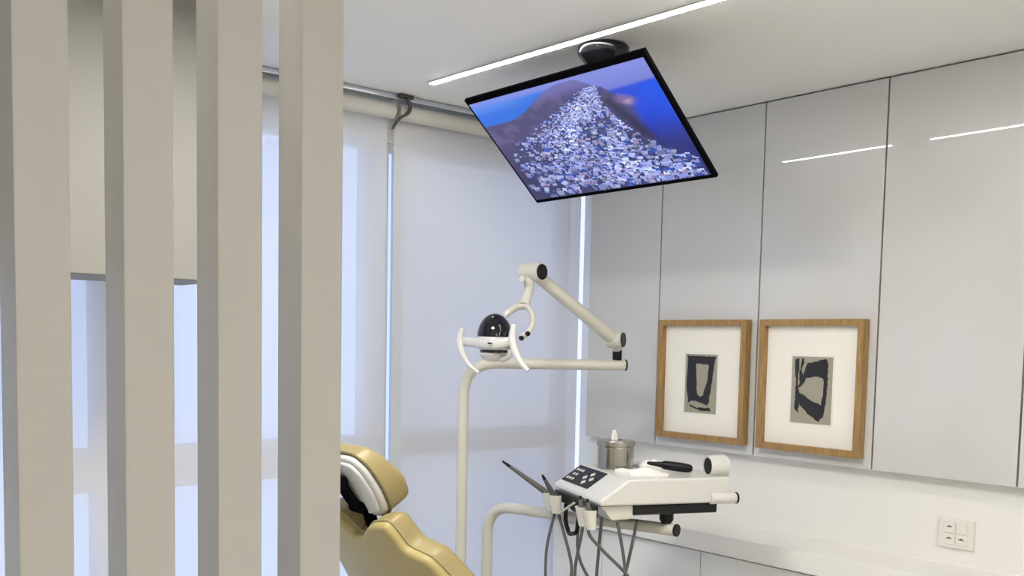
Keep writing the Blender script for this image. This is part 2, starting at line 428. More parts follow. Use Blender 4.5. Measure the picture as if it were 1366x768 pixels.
U_ = [[(-0.85, 0.88), (-0.35, 0.86), (-0.28, 0.3), (-0.22, -0.35), (-0.05, -0.45), (0.15, -0.42), (0.42, 0.1), (0.48, 0.66), (0.85, 0.86), (0.72, 0.1), (0.55, -0.6), (0.45, -0.72), (-0.45, -0.58), (-0.75, -0.66), (-0.9, -0.1)],
      [(-0.88, 0.95), (0.9, 0.92), (0.82, 0.62), (-0.3, 0.70), (-0.85, 0.78)],
      [(-0.7, -0.70), (-0.2, -0.82), (0.62, -0.80), (0.7, -0.90), (0.1, -0.92), (-0.55, -0.82)]]
C_ = [[(-0.85, 0.93), (-0.62, 0.95), (-0.68, 0.2), (-0.55, -0.25), (-0.62, -0.7), (-0.8, -0.55), (-0.78, 0.1)],
      [(-0.5, 0.93), (-0.38, 0.93), (-0.5, 0.55), (-0.35, 0.35), (-0.6, 0.2), (-0.62, 0.45)],
      [(-0.25, 0.80), (0.7, 0.95), (0.78, 0.80), (0.76, 0.3), (0.30, 0.42), (-0.25, 0.36), (-0.55, 0.05), (-0.66, 0.1), (-0.4, 0.48)],
      [(0.60, 0.45), (0.78, 0.40), (0.74, -0.35), (0.62, -0.75), (0.40, -0.92), (-0.1, -0.72), (-0.55, -0.45), (-0.62, -0.1), (-0.45, -0.12), (0.1, -0.35), (0.5, -0.42), (0.58, -0.1)]]
picture('oak framed abstract print with a black U-shaped brush mark', -0.434, -0.823, 1.256, 1.681, (-0.551, -0.693), (1.352, 1.560), U_, 'abstract')
picture('oak framed abstract print with a black rounded-square brush mark', -0.878, -1.258, 1.255, 1.681, (-0.997, -1.146), (1.348, 1.562), C_, 'abstract')

# ------------------------------------------------------------------ ceiling strip light
def strip_light(label, A, B, W, lm='led'):
    t = thing('strip_light', label, 'ceiling light', ((A.x+B.x)/2, (A.y+B.y)/2, H-0.009), 'ceiling strip lights')
    d = (B-A).normalized(); nrm = V((d.y, -d.x, 0))
    def strip_box(bm, a, b, hw, z0, z1, bev=0.0):
        prism(bm, [(0, -hw), ((b-a).length, -hw), ((b-a).length, hw), (0, hw)], (a.x, a.y, 0), d, nrm, (0, 0, 1), z0, z1, bev, 1)
    bm = nb(); strip_box(bm, A, B, W+0.0025, H-0.005, H-0.0005); finish('channel', bm, M['white_plastic'], t)
    bm = nb(); strip_box(bm, A+d*0.004, B-d*0.004, W, H-0.0060, H-0.0052); finish('diffuser', bm, M[lm], t)
strip_light('long thin white light strip in the ceiling beside the television mount', V((-0.936, -0.255, H)), V((-0.862, -2.60, H)), 0.0105)
for x, y, lab in ((-1.88, -1.28, 'unseen square fill lamp added between the posts and the dental chair'),):  # unseen lamp, added to brighten the right wall and counter
    t = thing('fill_lamp', lab, 'fill lamp', (x, y, H-0.03))
    bm = nb(); box(bm, (x-0.2, y-0.2, H-0.03), (x+0.2, y+0.2, H-0.0005), 0.004, 1); finish('housing', bm, M['white_plastic'], t)
    bm = nb(); box(bm, (x-0.185, y-0.185, H-0.034), (x+0.185, y+0.185, H-0.0305), 0.001, 1); finish('diffuser', bm, M['fill_bright'], t)
# unseen lamps added on the waiting side to light the post fronts
for x, y in ((-1.3, -3.9), (-2.8, -4.1), (-2.8, -5.3), (-1.3, -5.3)):
    t = thing('fill_lamp', 'unseen square fill lamp added over the waiting side of the room', 'fill lamp', (x, y, H-0.03), 'waiting side fill lamps')
    bm = nb(); box(bm, (x-0.31, y-0.31, H-0.03), (x+0.31, y+0.31, H-0.0005), 0.004, 1); finish('housing', bm, M['white_plastic'], t)
    bm = nb(); box(bm, (x-0.29, y-0.29, H-0.034), (x+0.29, y+0.29, H-0.0305), 0.001, 1); finish('diffuser', bm, M['fill_white'], t)

# ------------------------------------------------------------------ television on a ceiling mount
TVC = V((-0.8205, -0.8333, 2.1668)); TW, TH = 0.71, 0.4033
tu = V((0.0125, -0.9999, 0.004)).normalized(); td = V((0.7436, 0.0066, -0.6685)); td = (td - tu*td.dot(tu)).normalized(); tn = td.cross(tu).normalized()
if tn.x > 0: tn = -tn                      # the way the screen faces
TV = thing('hanging_tv', 'flat black television tilted down, showing a white town above the sea', 'television', TVC)
def TM(O): return Matrix(((tu.x, td.x, tn.x, O.x), (tu.y, td.y, tn.y, O.y), (tu.z, td.z, tn.z, O.z), (0, 0, 0, 1)))
bm = nb(); box(bm, (-TW/2, -TH/2, -0.012), (TW/2, TH/2, 0.0), 0.002, 2, TM(TVC))
box(bm, (-0.22, -0.12, -0.052), (0.22, 0.15, -0.0125), 0.010, 2, TM(TVC)); finish('housing', bm, M['black_matt'], TV)
# the picture on the screen: painted into a colour attribute
GW, GH = 480, 270
def smooth(a, b, x): t_ = np.clip((x-a)/(b-a), 0, 1); return t_*t_*(3-2*t_)
def paint():
    rs = np.random.RandomState(4)
    v, u = np.meshgrid(np.linspace(0, 1, GH), np.linspace(0, 1, GW), indexing='ij')
    def noise(sx, sy):
        n = rs.rand(sy+2, sx+2); x = u*sx; y = v*sy; xi = x.astype(int); yi = y.astype(int); fx = x-xi; fy = y-yi
        fx = fx*fx*(3-2*fx); fy = fy*fy*(3-2*fy)
        return (n[yi, xi]*(1-fx)+n[yi, xi+1]*fx)*(1-fy)+(n[yi+1, xi]*(1-fx)+n[yi+1, xi+1]*fx)*fy
    img = np.zeros((GH, GW, 3))
    def mix(mask, c): img[:] = img*(1-mask[..., None]) + np.array(c)*mask[..., None]
    nz = noise(14, 10)*0.6+noise(40, 28)*0.4
    img[:] = (0.13, 0.16, 0.55)
    mix(smooth(0.25, 0.0, v)*0.8, (0.22, 0.25, 0.68))
    # sea on the left, brightening towards the shore
    mix(smooth(0.62, 0.40, u)*smooth(0.02, 0.07, v), (0.01, 0.13, 0.66))
    mix(smooth(0.5, 0.1, u)*np.exp(-((v-0.06-0.0*u)/0.05)**2)*0.7, (0.10, 0.25, 0.75))
    # sea on the right
    sea = smooth(0.66, 0.72, u)*smooth(0.15, 0.19, v+0.03*(u-0.8))
    mix(sea, (0.005, 0.05, 0.60)); mix(sea*smooth(0.35, 0.75, v), (0.008, 0.012, 0.16))
    mix(sea*smooth(0.80, 1.0, u)*smooth(0.6, 0.2, v), (0.0, 0.07, 0.72))
    # headland
    hill = smooth(0.0, 0.02, v - (0.215 - 0.20*smooth(0.15, 0.56, u) + 0.10*smooth(0.62, 0.74, u) + 2.0*np.clip(u-0.74, 0, 1)))*smooth(0.86, 0.80, u)
    mix(hill, (0.060, 0.050, 0.15)); mix(hill*smooth(0.5, 0.75, nz)*0.7, (0.12, 0.09, 0.21)); mix(hill*smooth(0.16, 0.05, v)*0.7, (0.17, 0.16, 0.46))
    mix(hill*smooth(0.40, 0.75, v)*0.85, (0.02, 0.022, 0.085))
    isl = np.exp(-(((u-0.815)*0.9+(v-0.27)*0.55)/0.055)**4 - (((v-0.27)-(u-0.815)*0.9)/0.05)**4)
    mix(np.clip(isl, 0, 1)*0.9, (0.20, 0.13, 0.28)); mix(np.clip(isl*1.2-0.6, 0, 1)*smooth(0.5, 0.7, nz), (0.42, 0.32, 0.5))
    drk = np.exp(-((u-0.73-(v-0.25)*0.30)/0.035)**2)*smooth(0.16, 0.26, v)*smooth(0.75, 0.55, v)
    mix(drk*0.8, (0.012, 0.012, 0.05))
    # houses, far to near
    hs = []
    def lim(v_):
        L = np.interp(v_, [0.10, 0.18, 0.34, 0.42, 0.57, 1.0], [0.66, 0.52, 0.27, 0.12, 0.04, 0.01])
        Rr = np.interp(v_, [0.10, 0.27, 0.48, 0.62, 0.73, 0.83, 1.0], [0.72, 0.70, 0.755, 0.81, 0.87, 0.985, 0.99])
        return L, Rr
    big = noise(9, 7)
    for _ in range(3600):
        vv = 0.11 + 0.88*rs.rand()**1.15; L, Rr = lim(vv); q = rs.beta(1.5, 1.1); uu = L + (Rr-L)*q
        if q < 0.25 and rs.rand() < 0.45: continue
        if big[min(GH-1, int(vv*GH)), min(GW-1, int(uu*GW))] < 0.36 and rs.rand() < 0.62: continue
        hs.append((vv, uu))
    hs.sort()
    cols = [(0.42, 0.47, 0.90), (0.60, 0.66, 1.0), (0.33, 0.38, 0.84), (0.66, 0.70, 1.0), (0.48, 0.50, 0.86)]
    for vv, uu in hs:
        s = 0.006 + 0.044*vv*rs.uniform(0.25, 1.1)**1.7; w_ = s*rs.uniform(0.5, 1.1); h_ = s*rs.uniform(0.6, 1.3)
        an = rs.normal(0.15, 0.22); c = np.array(cols[rs.randint(len(cols))])*rs.uniform(0.45, 1.10)
        bg_ = big[min(GH-1, int(vv*GH)), min(GW-1, int(uu*GW))]; L_, R_h = lim(vv); qq = (uu-L_)/max(1e-3, R_h-L_)
        c = c*(0.50+0.75*bg_)*(0.62+0.48*min(1.0, qq*1.6))*(1.12 if vv < 0.5 else 1.0); c = c*np.array((0.94, 0.98, 1.06))
        if rs.rand() < 0.13: c = np.array((0.02, 0.07, 0.42))*rs.uniform(0.6, 1.3)
        if rs.rand() < 0.06: c = np.array((0.30, 0.22, 0.42))
        j0, j1 = int(max(0, (uu-w_*1.4)*GW)), int(min(GW, (uu+w_*1.4)*GW+1)); i0, i1 = int(max(0, (vv-h_*1.6)*GH)), int(min(GH, (vv+h_*1.8)*GH+1))
        if i1 <= i0 or j1 <= j0: continue
        du = (u[i0:i1, j0:j1]-uu); dv = (v[i0:i1, j0:j1]-vv)*0.5625*1.6
        x = du*math.cos(an)+dv*math.sin(an); y = -du*math.sin(an)+dv*math.cos(an)
        sub = img[i0:i1, j0:j1]
        shd = (np.abs(x-w_*0.16) < w_*0.66) & (np.abs(y-h_*0.32) < h_*0.74); sub[shd] = (0.02, 0.025, 0.13)
        m_ = (np.abs(x) < w_*0.5) & (np.abs(y) < h_*0.45); sub[m_] = c
        wallp = (np.abs(x) < w_*0.5) & (y > h_*0.18) & (y < h_*0.45); sub[wallp] = c*0.62
        if s > 0.017:
            for k in (-0.25, 0.2):
                wd = (np.abs(x-k*w_) < w_*0.07) & (np.abs(y-h_*0.32) < h_*0.08); sub[wd] = (0.02, 0.03, 0.14)
    return np.clip(img, 0, 1)
img = paint()
bm = nb(); lay = bm.loops.layers.float_color.new('picture')
mg = 0.010; mt = TM(TVC)
grid = [[bm.verts.new(mt @ V((-TW/2+0.009+(TW-0.021)*i/GW, -TH/2+0.018+(TH-0.031)*j/GH, 0.0006))) for i in range(GW+1)] for j in range(GH+1)]
for j in range(GH):
    for i in range(GW):
        f = bm.faces.new((grid[j][i], grid[j+1][i], grid[j+1][i+1], grid[j][i+1])); c = img[j, i]
        for l in f.loops: l[lay] = (c[0], c[1], c[2], 1)
ms = bpy.data.materials.new('screen_picture'); ms.use_nodes = True; nt = ms.node_tree; pb = nt.nodes['Principled BSDF']
pb.inputs['Base Color'].default_value = (0.004, 0.004, 0.004, 1); pb.inputs['Roughness'].default_value = 0.25
at_ = nt.nodes.new('ShaderNodeAttribute'); at_.attribute_name = 'picture'
nt.links.new(at_.outputs['Color'], pb.inputs['Emission Color']); pb.inputs['Emission Strength'].default_value = 0.98
finish('screen', bm, ms, TV, smooth=0)

MC = V((-0.820, -0.905, H))
MT = thing('television_mount', 'glossy black ceiling mount holding the television', 'mount', (MC.x, MC.y, H-0.08))
bm = nb(); lathe(bm, [(0.0, -0.0005), (0.066, -0.0005), (0.071, -0.006), (0.071, -0.022), (0.066, -0.030), (0.052, -0.046), (0.036, -0.066), (0.024, -0.080), (0.0, -0.080)], MC, (0, 0, 1), 36); finish('cover', bm, M['black_gloss'], MT)
back = TVC - tn*0.052
p0 = V((MC.x, MC.y, H-0.079)); p1 = V((MC.x, MC.y+0.02, H-0.12))
bm = nb(); tube(bm, [p0, p1, back - tn*0.032 + tu*0.01 - td*0.03], 0.016, 14); finish('pole', bm, M['black'], MT)
bm = nb(); box(bm, (-0.06, -0.09, -0.012), (0.09, 0.04, 0.0), 0.002, 1, TM(back-tn*0.0005)); finish('plate', bm, M['black'], MT)

# ------------------------------------------------------------------ dental light
LP = (-0.871, -0.365)
DL = thing('dental_light', 'cream dental operating light on a tall bent pole in front of the blind', 'dental light', (LP[0], LP[1], 0))
PE = V((-0.3921, -0.6094, 1.5206)); ZT = PE.z
bm = nb(); lathe(bm, [(0.0, 0.0), (0.062, 0.0), (0.062, 0.02), (0.055, 0.03), (0.03, 0.035), (0.0, 0.035)], (LP[0], LP[1], 0), (0, 0, 1), 32); finish('foot', bm, M['enamel'], DL)
top = V((LP[0], LP[1], ZT))
bm = nb(); tube(bm, fillet([(LP[0], LP[1], 0.034), top, PE], 0.11, 12), 0.0178, 20); finish('pole', bm, M['enamel'], DL)
ad = (PE-top).normalized()
bm = nb(); cyl(bm, PE+ad*0.0005, PE+ad*0.006, 0.0185, 0.001); finish('end_cap', bm, M['black'], DL)
K0 = PE - ad*0.026
bm = nb(); cyl(bm, K0+V((0, 0, 0.0165)), K0+V((0, 0, 0.052)), 0.0155, 0.003); finish('knuckle', bm, M['black'], DL)
# swing arm
J0 = V((-0.4430, -0.6110, 1.6035)); J1 = V((-0.7791, -0.5843, 1.8025))
bm = nb(); tube(bm, [J0.lerp(J1, 0.02), J0.lerp(J1, 0.5), J1.lerp(J0, 0.05)], [0.0225, 0.0200, 0.0195], 20)
cyl(bm, K0+V((0, 0, 0.0525)), J0+V((0, 0, 0.004)), 0.017, 0.003)
ax = V((0.42, -0.91, 0.0)).normalized()
cyl(bm, J0-ax*0.024, J0+ax*0.028, 0.0275, 0.006)
arm = finish('swing_arm', bm, M['enamel'], DL)
bm = nb(); cyl(bm, J0+ax*0.0285, J0+ax*0.032, 0.0235, 0.001); finish('joint_cap', bm, M['black'], arm)
bm = nb(); cyl(bm, J0-V((0.018, 0.012, 0.014))+V((0,-.012,0)), J0-V((0.018, 0.030, 0.014))+V((0,-.012,0)), 0.006, 0.001); finish('screw', bm, M['grey_plastic'], arm)
# elbow
ex = V((0.12, -0.99, 0)).normalized()
bm = nb(); cyl(bm, J1-ex*0.040, J1+ex*0.036, 0.029, 0.004, 32)
Nk = [V((-0.7922, -0.5832, 1.7677)), V((-0.8047, -0.5949, 1.7419)), V((-0.8277, -0.6056, 1.7024))]
tube(bm, [J1-ex*0.012+V((-0.006, 0, -0.012))] + Nk, [0.017, 0.0165, 0.0155, 0.0145], 16)
lathe(bm, [(0.0, -0.006), (0.0175, -0.004), (0.0175, 0.004), (0.0, 0.006)], Nk[2], (Nk[2]-Nk[1]), 20)
elb = finish('elbow', bm, M['enamel'], DL)
bm = nb(); cyl(bm, J1+ex*0.0363, J1+ex*0.039, 0.0238, 0.001, 32); finish('joint_cap', bm, M['black'], elb)
bm = nb(); cyl(bm, V((-0.8238, -0.5880, 1.7816)), V((-0.8485, -0.6136, 1.7771)), 0.009, 0.002); finish('knob', bm, M['enamel'], elb)
# yoke
bm = nb()
tube(bm, catmull([(-0.8691, -0.5611, 1.6677), (-0.8512, -0.5744, 1.6862), (-0.8367, -0.5919, 1.6978), (-0.8261, -0.6073, 1.6980)], 6), [0.010]*6+[0.011]*6+[0.012]*7, 12)
tube(bm, catmull([(-0.8294, -0.6041, 1.7024), (-0.8293, -0.6320, 1.6863), (-0.8356, -0.6555, 1.6593), (-0.8522, -0.6702, 1.6345), (-0.8760, -0.6781, 1.6164), (-0.8998, -0.6727, 1.6016)], 6), 0.0088, 12)
yk = finish('yoke', bm, M['enamel'], DL)
for q, q2 in (((-0.8867, -0.6889, 1.6151), (-0.8982, -0.7056, 1.6139)), ((-0.9079, -0.6856, 1.6014), (-0.9193, -0.7023, 1.6005))):
    bm = nb(); cyl(bm, q, q2, 0.0072, 0.001, 18); finish('knob', bm, M['black'], yk)
# head
HC = V((-0.9378, -0.6013, 1.6035))
rt = V((0.7665, -0.6419, 0.0205)); fw = -V((-0.6414, -0.7636, 0.0744)); fwh = V((fw.x, fw.y, 0)).normalized(); rth = V((0.80, -0.60, 0.0)).normalized()
dep = V((0.6, 0.8, 0)).normalized()
bm = nb()
prof = [(0.052*math.cos(a), 0.068*math.sin(a)) for a in [PI/2*k/10 for k in range(10)]] + [(0.0, 0.068)]
lathe(bm, [(0.0, -0.001)] + prof, HC+V((0, 0, 0.0)), (0.0, 0.0, 1.0), 36)
hd = finish('reflector', bm, M['mirror_dark'], DL)
bm = nb()
lathe(bm, [(0.0, 0.0), (0.050, 0.0), (0.054, -0.010), (0.053, -0.026), (0.046, -0.036), (0.0, -0.036)], HC+V((0, 0, -0.0015)), (0, 0, 1), 36)
lathe(bm, [(0.0, -0.001), (0.040, -0.001), (0.043, -0.006), (0.036, -0.018), (0.022, -0.026), (0.0, -0.028)], HC+V((0, 0, -0.046)), (0, 0, 1), 36)
finish('lamp_housing', bm, M['white_plastic'], DL)
bm = nb(); lathe(bm, [(0.0, 0.0), (0.043, 0.0), (0.043, -0.008), (0.0, -0.008)], HC+V((0, 0, -0.0382)), (0, 0, 1), 36); finish('lens_ring', bm, M['mirror_dark'], DL)
# cross bar and the two curved handles
bm = nb()
cb = catmull([(-0.9825, -0.4997, 1.5883), (-0.9886, -0.5736, 1.5847), (-0.9865, -0.6346, 1.5812), (-0.9694, -0.6684, 1.5841), (-0.9425, -0.6964, 1.5957)], 6)
tube(bm, cb, 0.0135, 14, flat=0.5, up=(0, 0, 1)); finish('cross_bar', bm, M['white_plastic'], DL)
bm = nb(); cyl(bm, V((-0.9996, -0.6475, 1.5842)), V((-0.9942, -0.6580, 1.5840)), 0.0025, 0, 10); finish('switch', bm, M['black'], DL)
for pts, rr in (([(-0.9736, -0.4906, 1.6244), (-0.9927, -0.5038, 1.5927), (-1.0009, -0.5268, 1.5551), (-0.9981, -0.5588, 1.5204), (-0.9830, -0.5868, 1.4971)], [0.0075, 0.0105, 0.0095, 0.0075, 0.005]),
                ([(-0.9396, -0.6883, 1.6365), (-0.9562, -0.7043, 1.5977), (-0.9565, -0.7209, 1.5595), (-0.9509, -0.7417, 1.5281), (-0.9434, -0.7629, 1.5097)], [0.008, 0.0115, 0.0105, 0.0085, 0.006])):
    bm = nb(); c = catmull(pts, 6); tube(bm, c, list(np.interp(np.linspace(0, 4, len(c)), range(5), rr)), 12); finish('handle', bm, M['white_plastic'], DL)
bm = nb(); tube(bm, catmull([(-0.9417, -0.6654, 1.5845), (-0.9406, -0.6750, 1.5630), (-0.9413, -0.6695, 1.5456), (-0.9421, -0.6435, 1.5362)], 5), 0.007, 10); finish('bracket', bm, M['grey_plastic'], DL)

# ------------------------------------------------------------------ instrument delivery unit
a_ = V((math.sin(rad(112)), math.cos(rad(112)), 0)); b_ = V((math.sin(rad(22)), math.cos(rad(22)), 0)); Z_ = V((0, 0, 1))
TO = V((-0.89, -1.01, 0))
def T(a, b, z): return TO + a_*a + b_*b + Z_*z
DP = (-0.79, -0.40)
DU = thing('instrument_delivery_unit', 'cream instrument tray unit on a bent pole over the worktop corner', 'dental tray unit', (DP[0], DP[1], 0))
AE = V((-0.6622, -1.0809, 1.0733)); ZA = AE.z - 0.012
bm = nb(); lathe(bm, [(0.0, 0.0), (0.11, 0.0), (0.11, 0.018), (0.10, 0.026), (0.03, 0.03), (0.0, 0.03)], (DP[0]+0.06, DP[1]+0.14, 0), (0, 0, 1), 32)
finish('foot', bm, M['enamel'], DU) if False else bm.free()
bm = nb(); tube(bm, fillet([(DP[0], DP[1], 0.0), (DP[0], DP[1], ZA), AE], 0.10, 12), 0.0172, 20); finish('pole', bm, M['enamel'], DU)
ed = (AE - V((DP[0], DP[1], ZA))).normalized()
bm = nb(); cyl(bm, AE+ed*0.0005, AE+ed*0.007, 0.0178, 0.001); finish('end_cap', bm, M['black'], DU)
# body
W_ = 0.36; AL = 0.396; ZB = 1.15; ZTOP = 1.222
bm = nb(); prism(bm, [(0.0, ZB), (-0.002, ZB+0.014), (0.085, ZTOP), (AL, ZTOP), (AL, ZB)], TO, a_, Z_, b_, 0, W_, 0.013, 4)
body = finish('tray_body', bm, M['white_plastic'], DU)
bm = nb(); prism(bm, [(0.004, ZB-0.0005), (0.040, 1.108), (0.098, 1.110), (0.145, ZB-0.0005)], TO, a_, Z_, b_, 0.012, W_-0.02, 0.006, 2); finish('lower_hull', bm, M['enamel'], DU)
bm = nb(); box(bm, (0.10, 0.010, 1.121), (0.362, W_-0.04, ZB-0.001), 0.003, 1, Matrix(((a_.x, b_.x, 0, TO.x), (a_.y, b_.y, 0, TO.y), (0, 0, 1, 0), (0, 0, 0, 1)))); finish('undertray', bm, M['black_gloss'], DU)
cx_ = (AE - TO); aa, bb = cx_.dot(a_), cx_.dot(b_)
bm = nb(); lathe(bm, [(0.0, 0.0), (0.014, 0.0), (0.020, 0.010), (0.020, 1.1205-AE.z-0.018), (0.0, 1.1205-AE.z-0.018)], AE-ed*0.03+V((0, 0, 0.0175)), (0, 0, 1), 20); finish('pivot', bm, M['black'], DU)
# side rail with its cap, corner handle
bm = nb(); cyl(bm, T(0.335, 0.004, ZB+0.012), T(AL+0.018, 0.004, ZB+0.012), 0.0155, 0.002, 24); finish('side_rail', bm, M['white_plastic'], DU)
bm = nb(); cyl(bm, T(AL+0.0185, 0.004, ZB+0.012), T(AL+0.0235, 0.004, ZB+0.012), 0.0165, 0.001, 24); finish('end_cap', bm, M['black'], DU)
bm = nb(); lathe(bm, [(0.0, 0.008), (0.024, 0.008), (0.024, 0.0), (0.028, -0.001), (0.031, 0.004), (0.0315, 0.052), (0.028, 0.058), (0.0, 0.058)], T(0.352, 0.055, 1.2475), a_, 32)
box_m = Matrix(((a_.x, b_.x, 0, TO.x), (a_.y, b_.y, 0, TO.y), (0, 0, 1, 0), (0, 0, 0, 1)))
box(bm, (0.385, 0.035, 1.19), (0.412, 0.075, 1.235), 0.006, 2, box_m)
hk = finish('corner_knob', bm, M['white_plastic'], DU)
bm = nb(); cyl(bm, T(0.353, 0.055, 1.2475), T(0.359, 0.055, 1.2475), 0.0236, 0.0, 28); finish('knob_face', bm, M['black'], hk)
# keypad on the sloping front face
s0 = V((-0.002, ZB+0.014, 0)); s1 = V((0.085, ZTOP, 0)); sl = (s1-s0).length
es_ = (a_*(s1.x-s0.x) + Z_*(s1.y-s0.y)).normalized(); en_ = b_.cross(es_).normalized()
if en_.z < 0: en_ = -en_
KO = TO + a_*s0.x + Z_*s0.y
bm = nb(); prism(bm, [(0.140, 0.024), (0.345, 0.024), (0.345, 0.099), (0.140, 0.099)], KO, b_, es_, en_, 0.0001, 0.0016); kp = finish('keypad', bm, M['black'], DU)
def key(poly):
    bm = nb(); prism(bm, poly, KO, b_, es_, en_, 0.0017, 0.0021); finish('key', bm, M['keys'], kp)
for row, n in ((0, 3), (1, 2), (2, 3)):
    for k in range(n):
        b0 = 0.318-k*0.020-(0.010 if n == 2 else 0); s_ = 0.036+row*0.020
        key([(b0, s_), (b0+0.014, s_), (b0+0.014, s_+0.009), (b0, s_+0.009)])
kc = (0.205, 0.060)
for dx, dy in ((0.024, 0), (-0.024, 0), (0, 0.018), (0, -0.018)):
    px_, py_ = kc[0]+dx, kc[1]+dy
    key([(px_-0.014, py_), (px_, py_-0.010), (px_+0.014, py_), (px_, py_+0.010)])
# instrument bar, holders
bm = nb(); box(bm, (-0.003, 0.02, 1.118), (0.003, 0.345, 1.148), 0.002, 1, box_m); finish('instrument_bar', bm, M['black'], DU)
HB = [0.325, 0.275, 0.060, 0.008]
for hb_ in HB:
    bm = nb()
    t_ = [rad(-125+250*k/16) for k in range(17)]
    outer = [(hb_ + 0.0215*math.sin(q), -0.027 - 0.0215*math.cos(q)) for q in t_]
    inner = [(hb_ + 0.0170*math.sin(q), -0.027 - 0.0170*math.cos(q)) for q in reversed(t_)]
    A = [bm.verts.new(T(q[1], q[0], 1.142)) for q in outer+inner]
    B = [bm.verts.new(T(-0.012+(q[1]+0.012)*0.66, hb_+(q[0]-hb_)*0.76, 1.088)) for q in outer+inner]
    n_ = len(A)
    bm.faces.new(A); bm.faces.new(B[::-1])
    for k in range(n_): bm.faces.new((A[k], A[(k+1) % n_], B[(k+1) % n_], B[k]))
    finish('instrument_holder', bm, M['holder'], DU, smooth=25)
bm = nb(); q = [T(-0.002, 0.250, 1.117), T(0.002, 0.262, 1.062), T(0.0, 0.225, 1.032), T(0.0, 0.165, 1.048), T(-0.002, 0.145, 1.112), T(-0.002, 0.20, 1.114)]
tube(bm, fillet(q, 0.015, 4), 0.0065, 10); finish('handle_loop', bm, M['black'], DU)
bm = nb(); tube(bm, [T(-0.010, 0.165, 1.135), T(-0.030, 0.235, 1.092)], 0.0035, 8); finish('lever', bm, M['grey_plastic'], DU)

# ------------------------------------------------------------------ handpieces hanging in the holders, each with its hose
HP = [(0.325, V((-0.125, 0.02, 0.088)), 0.165, 'slim grey handpiece with black tip sticking out furthest towards the pole',
       [T(-0.030, 0.335, 0.95), T(-0.02, 0.31, 0.80), T(0.04, 0.16, 0.70), T(0.082, 0.035, 0.80), T(0.090, 0.022, 0.95), T(0.062, 0.022, 1.101)]),
      (0.275, V((-0.045, -0.03, 0.060)), 0.085, 'short dark handpiece lying beside the keypad edge',
       [T(0.010, 0.230, 0.95), T(0.012, 0.225, 0.86), T(0.055, 0.175, 0.81), T(0.095, 0.10, 0.85), T(0.110, 0.065, 0.95), T(0.124, 0.030, 1.101)]),
      (0.060, V((-0.006, 0.0, 0.055)), 0.036, 'stubby handpiece in the third holder, left of the nearest one',
       [T(-0.025, 0.110, 0.95), T(-0.012, 0.112, 0.85), T(0.015, 0.115, 0.805), T(0.040, 0.115, 0.85), T(0.043, 0.112, 0.95), T(0.050, 0.105, 1.101)]),
      (0.008, V((-0.006, 0.0, 0.055)), 0.036, 'stubby handpiece in the holder nearest the bottom corner of the tray',
       [T(0.012, 0.006, 1.03), T(0.100, 0.004, 0.94), T(0.15, 0.04, 0.83), T(0.14, 0.16, 0.79), T(0.10, 0.26, 0.86), T(0.06, 0.30, 0.96), T(0.060, 0.29, 1.101)])]
for k, (hb_, dv, L, lab, run) in enumerate(HP):
    dr = (a_*dv.x + b_*dv.y + Z_*dv.z).normalized()
    c = T(-0.030, hb_, 1.137 if k < 2 else 1.128); s_ = c - dr*0.022
    t = thing('dental_handpiece', lab, 'handpiece', s_, 'handpieces in the tray holders')
    bm = nb(); n_ = 8
    pts = [s_ + dr*((L+0.03)*0.86*i/n_) for i in range(n_+1)]
    tube(bm, pts, list(np.interp(np.linspace(0, 1, n_+1), [0, 0.2, 0.5, 1], [0.0075, 0.0095, 0.0080, 0.0050])), 14); finish('body', bm, M['hose'], t)
    bm = nb(); e_ = pts[-1]
    tube(bm, [e_+dr*0.0004, e_+dr*(L+0.03)*0.07, e_+dr*(L+0.03)*0.14], [0.0050, 0.0042, 0.0030], 12); finish('tip', bm, M['black'], t)
    bm = nb(); st = s_ - dr*0.0006
    tube(bm, catmull([st, st + V((0, 0, -0.025)) - dr*0.006] + run, 10), 0.0046, 10); finish('hose', bm, M['hose'], t)

# ------------------------------------------------------------------ things lying on the tray
ZS = ZTOP - 0.001
CC = T(0.150, 0.245, ZTOP+0.0002)
t = thing('steel_canister', 'round stainless steel canister standing on the instrument tray', 'canister', CC)
bm = nb(); lathe(bm, [(0.0, 0.0), (0.051, 0.0), (0.053, 0.002), (0.0535, 0.060), (0.052, 0.066)] + [(0.0515, 0.064), (0.0515, 0.012), (0.0, 0.012)], CC, (0, 0, 1), 40); finish('body', bm, M['steel'], t)
bm = nb(); lathe(bm, [(0.051, 0.0665), (0.056, 0.0665), (0.057, 0.069), (0.057, 0.080), (0.055, 0.083), (0.018, 0.085), (0.018, 0.081), (0.051, 0.079)], CC, (0, 0, 1), 40)
bmesh.ops.remove_doubles(bm, verts=bm.verts, dist=1e-5); finish('lid', bm, M['steel'], t)
bm = nb()
def crumple(bm, O, r0, r1, h, n, seed, twist=0.5):
    rnd = random.Random(seed); rings = []
    for k in range(9):
        f = k/8; r = r0 + (r1-r0)*f**0.7; ring = []
        for i in range(n):
            an = 2*PI*i/n + twist*f; w = 1 + 0.35*math.sin(3*an+seed) + rnd.uniform(-0.14, 0.14)
            ring.append(bm.verts.new(V(O) + V((r*w*math.cos(an), r*w*math.sin(an)*0.8, h*f + rnd.uniform(-0.05, 0.05)*h*f))))
        rings.append(ring)
    for A, B in zip(rings, rings[1:]):
        for i in range(n): bm.faces.new((A[i], A[(i+1) % n], B[(i+1) % n], B[i]))
    bm.faces.new(rings[0][::-1]); bm.faces.new(rings[-1])
crumple(bm, CC+V((-0.006, 0.004, 0.0715)), 0.0155, 0.005, 0.040, 14, 3); tag(finish('tissue', bm, M['tissue'], smooth=60), 'white tissue tip sticking up out of the steel canister', 'tissue')

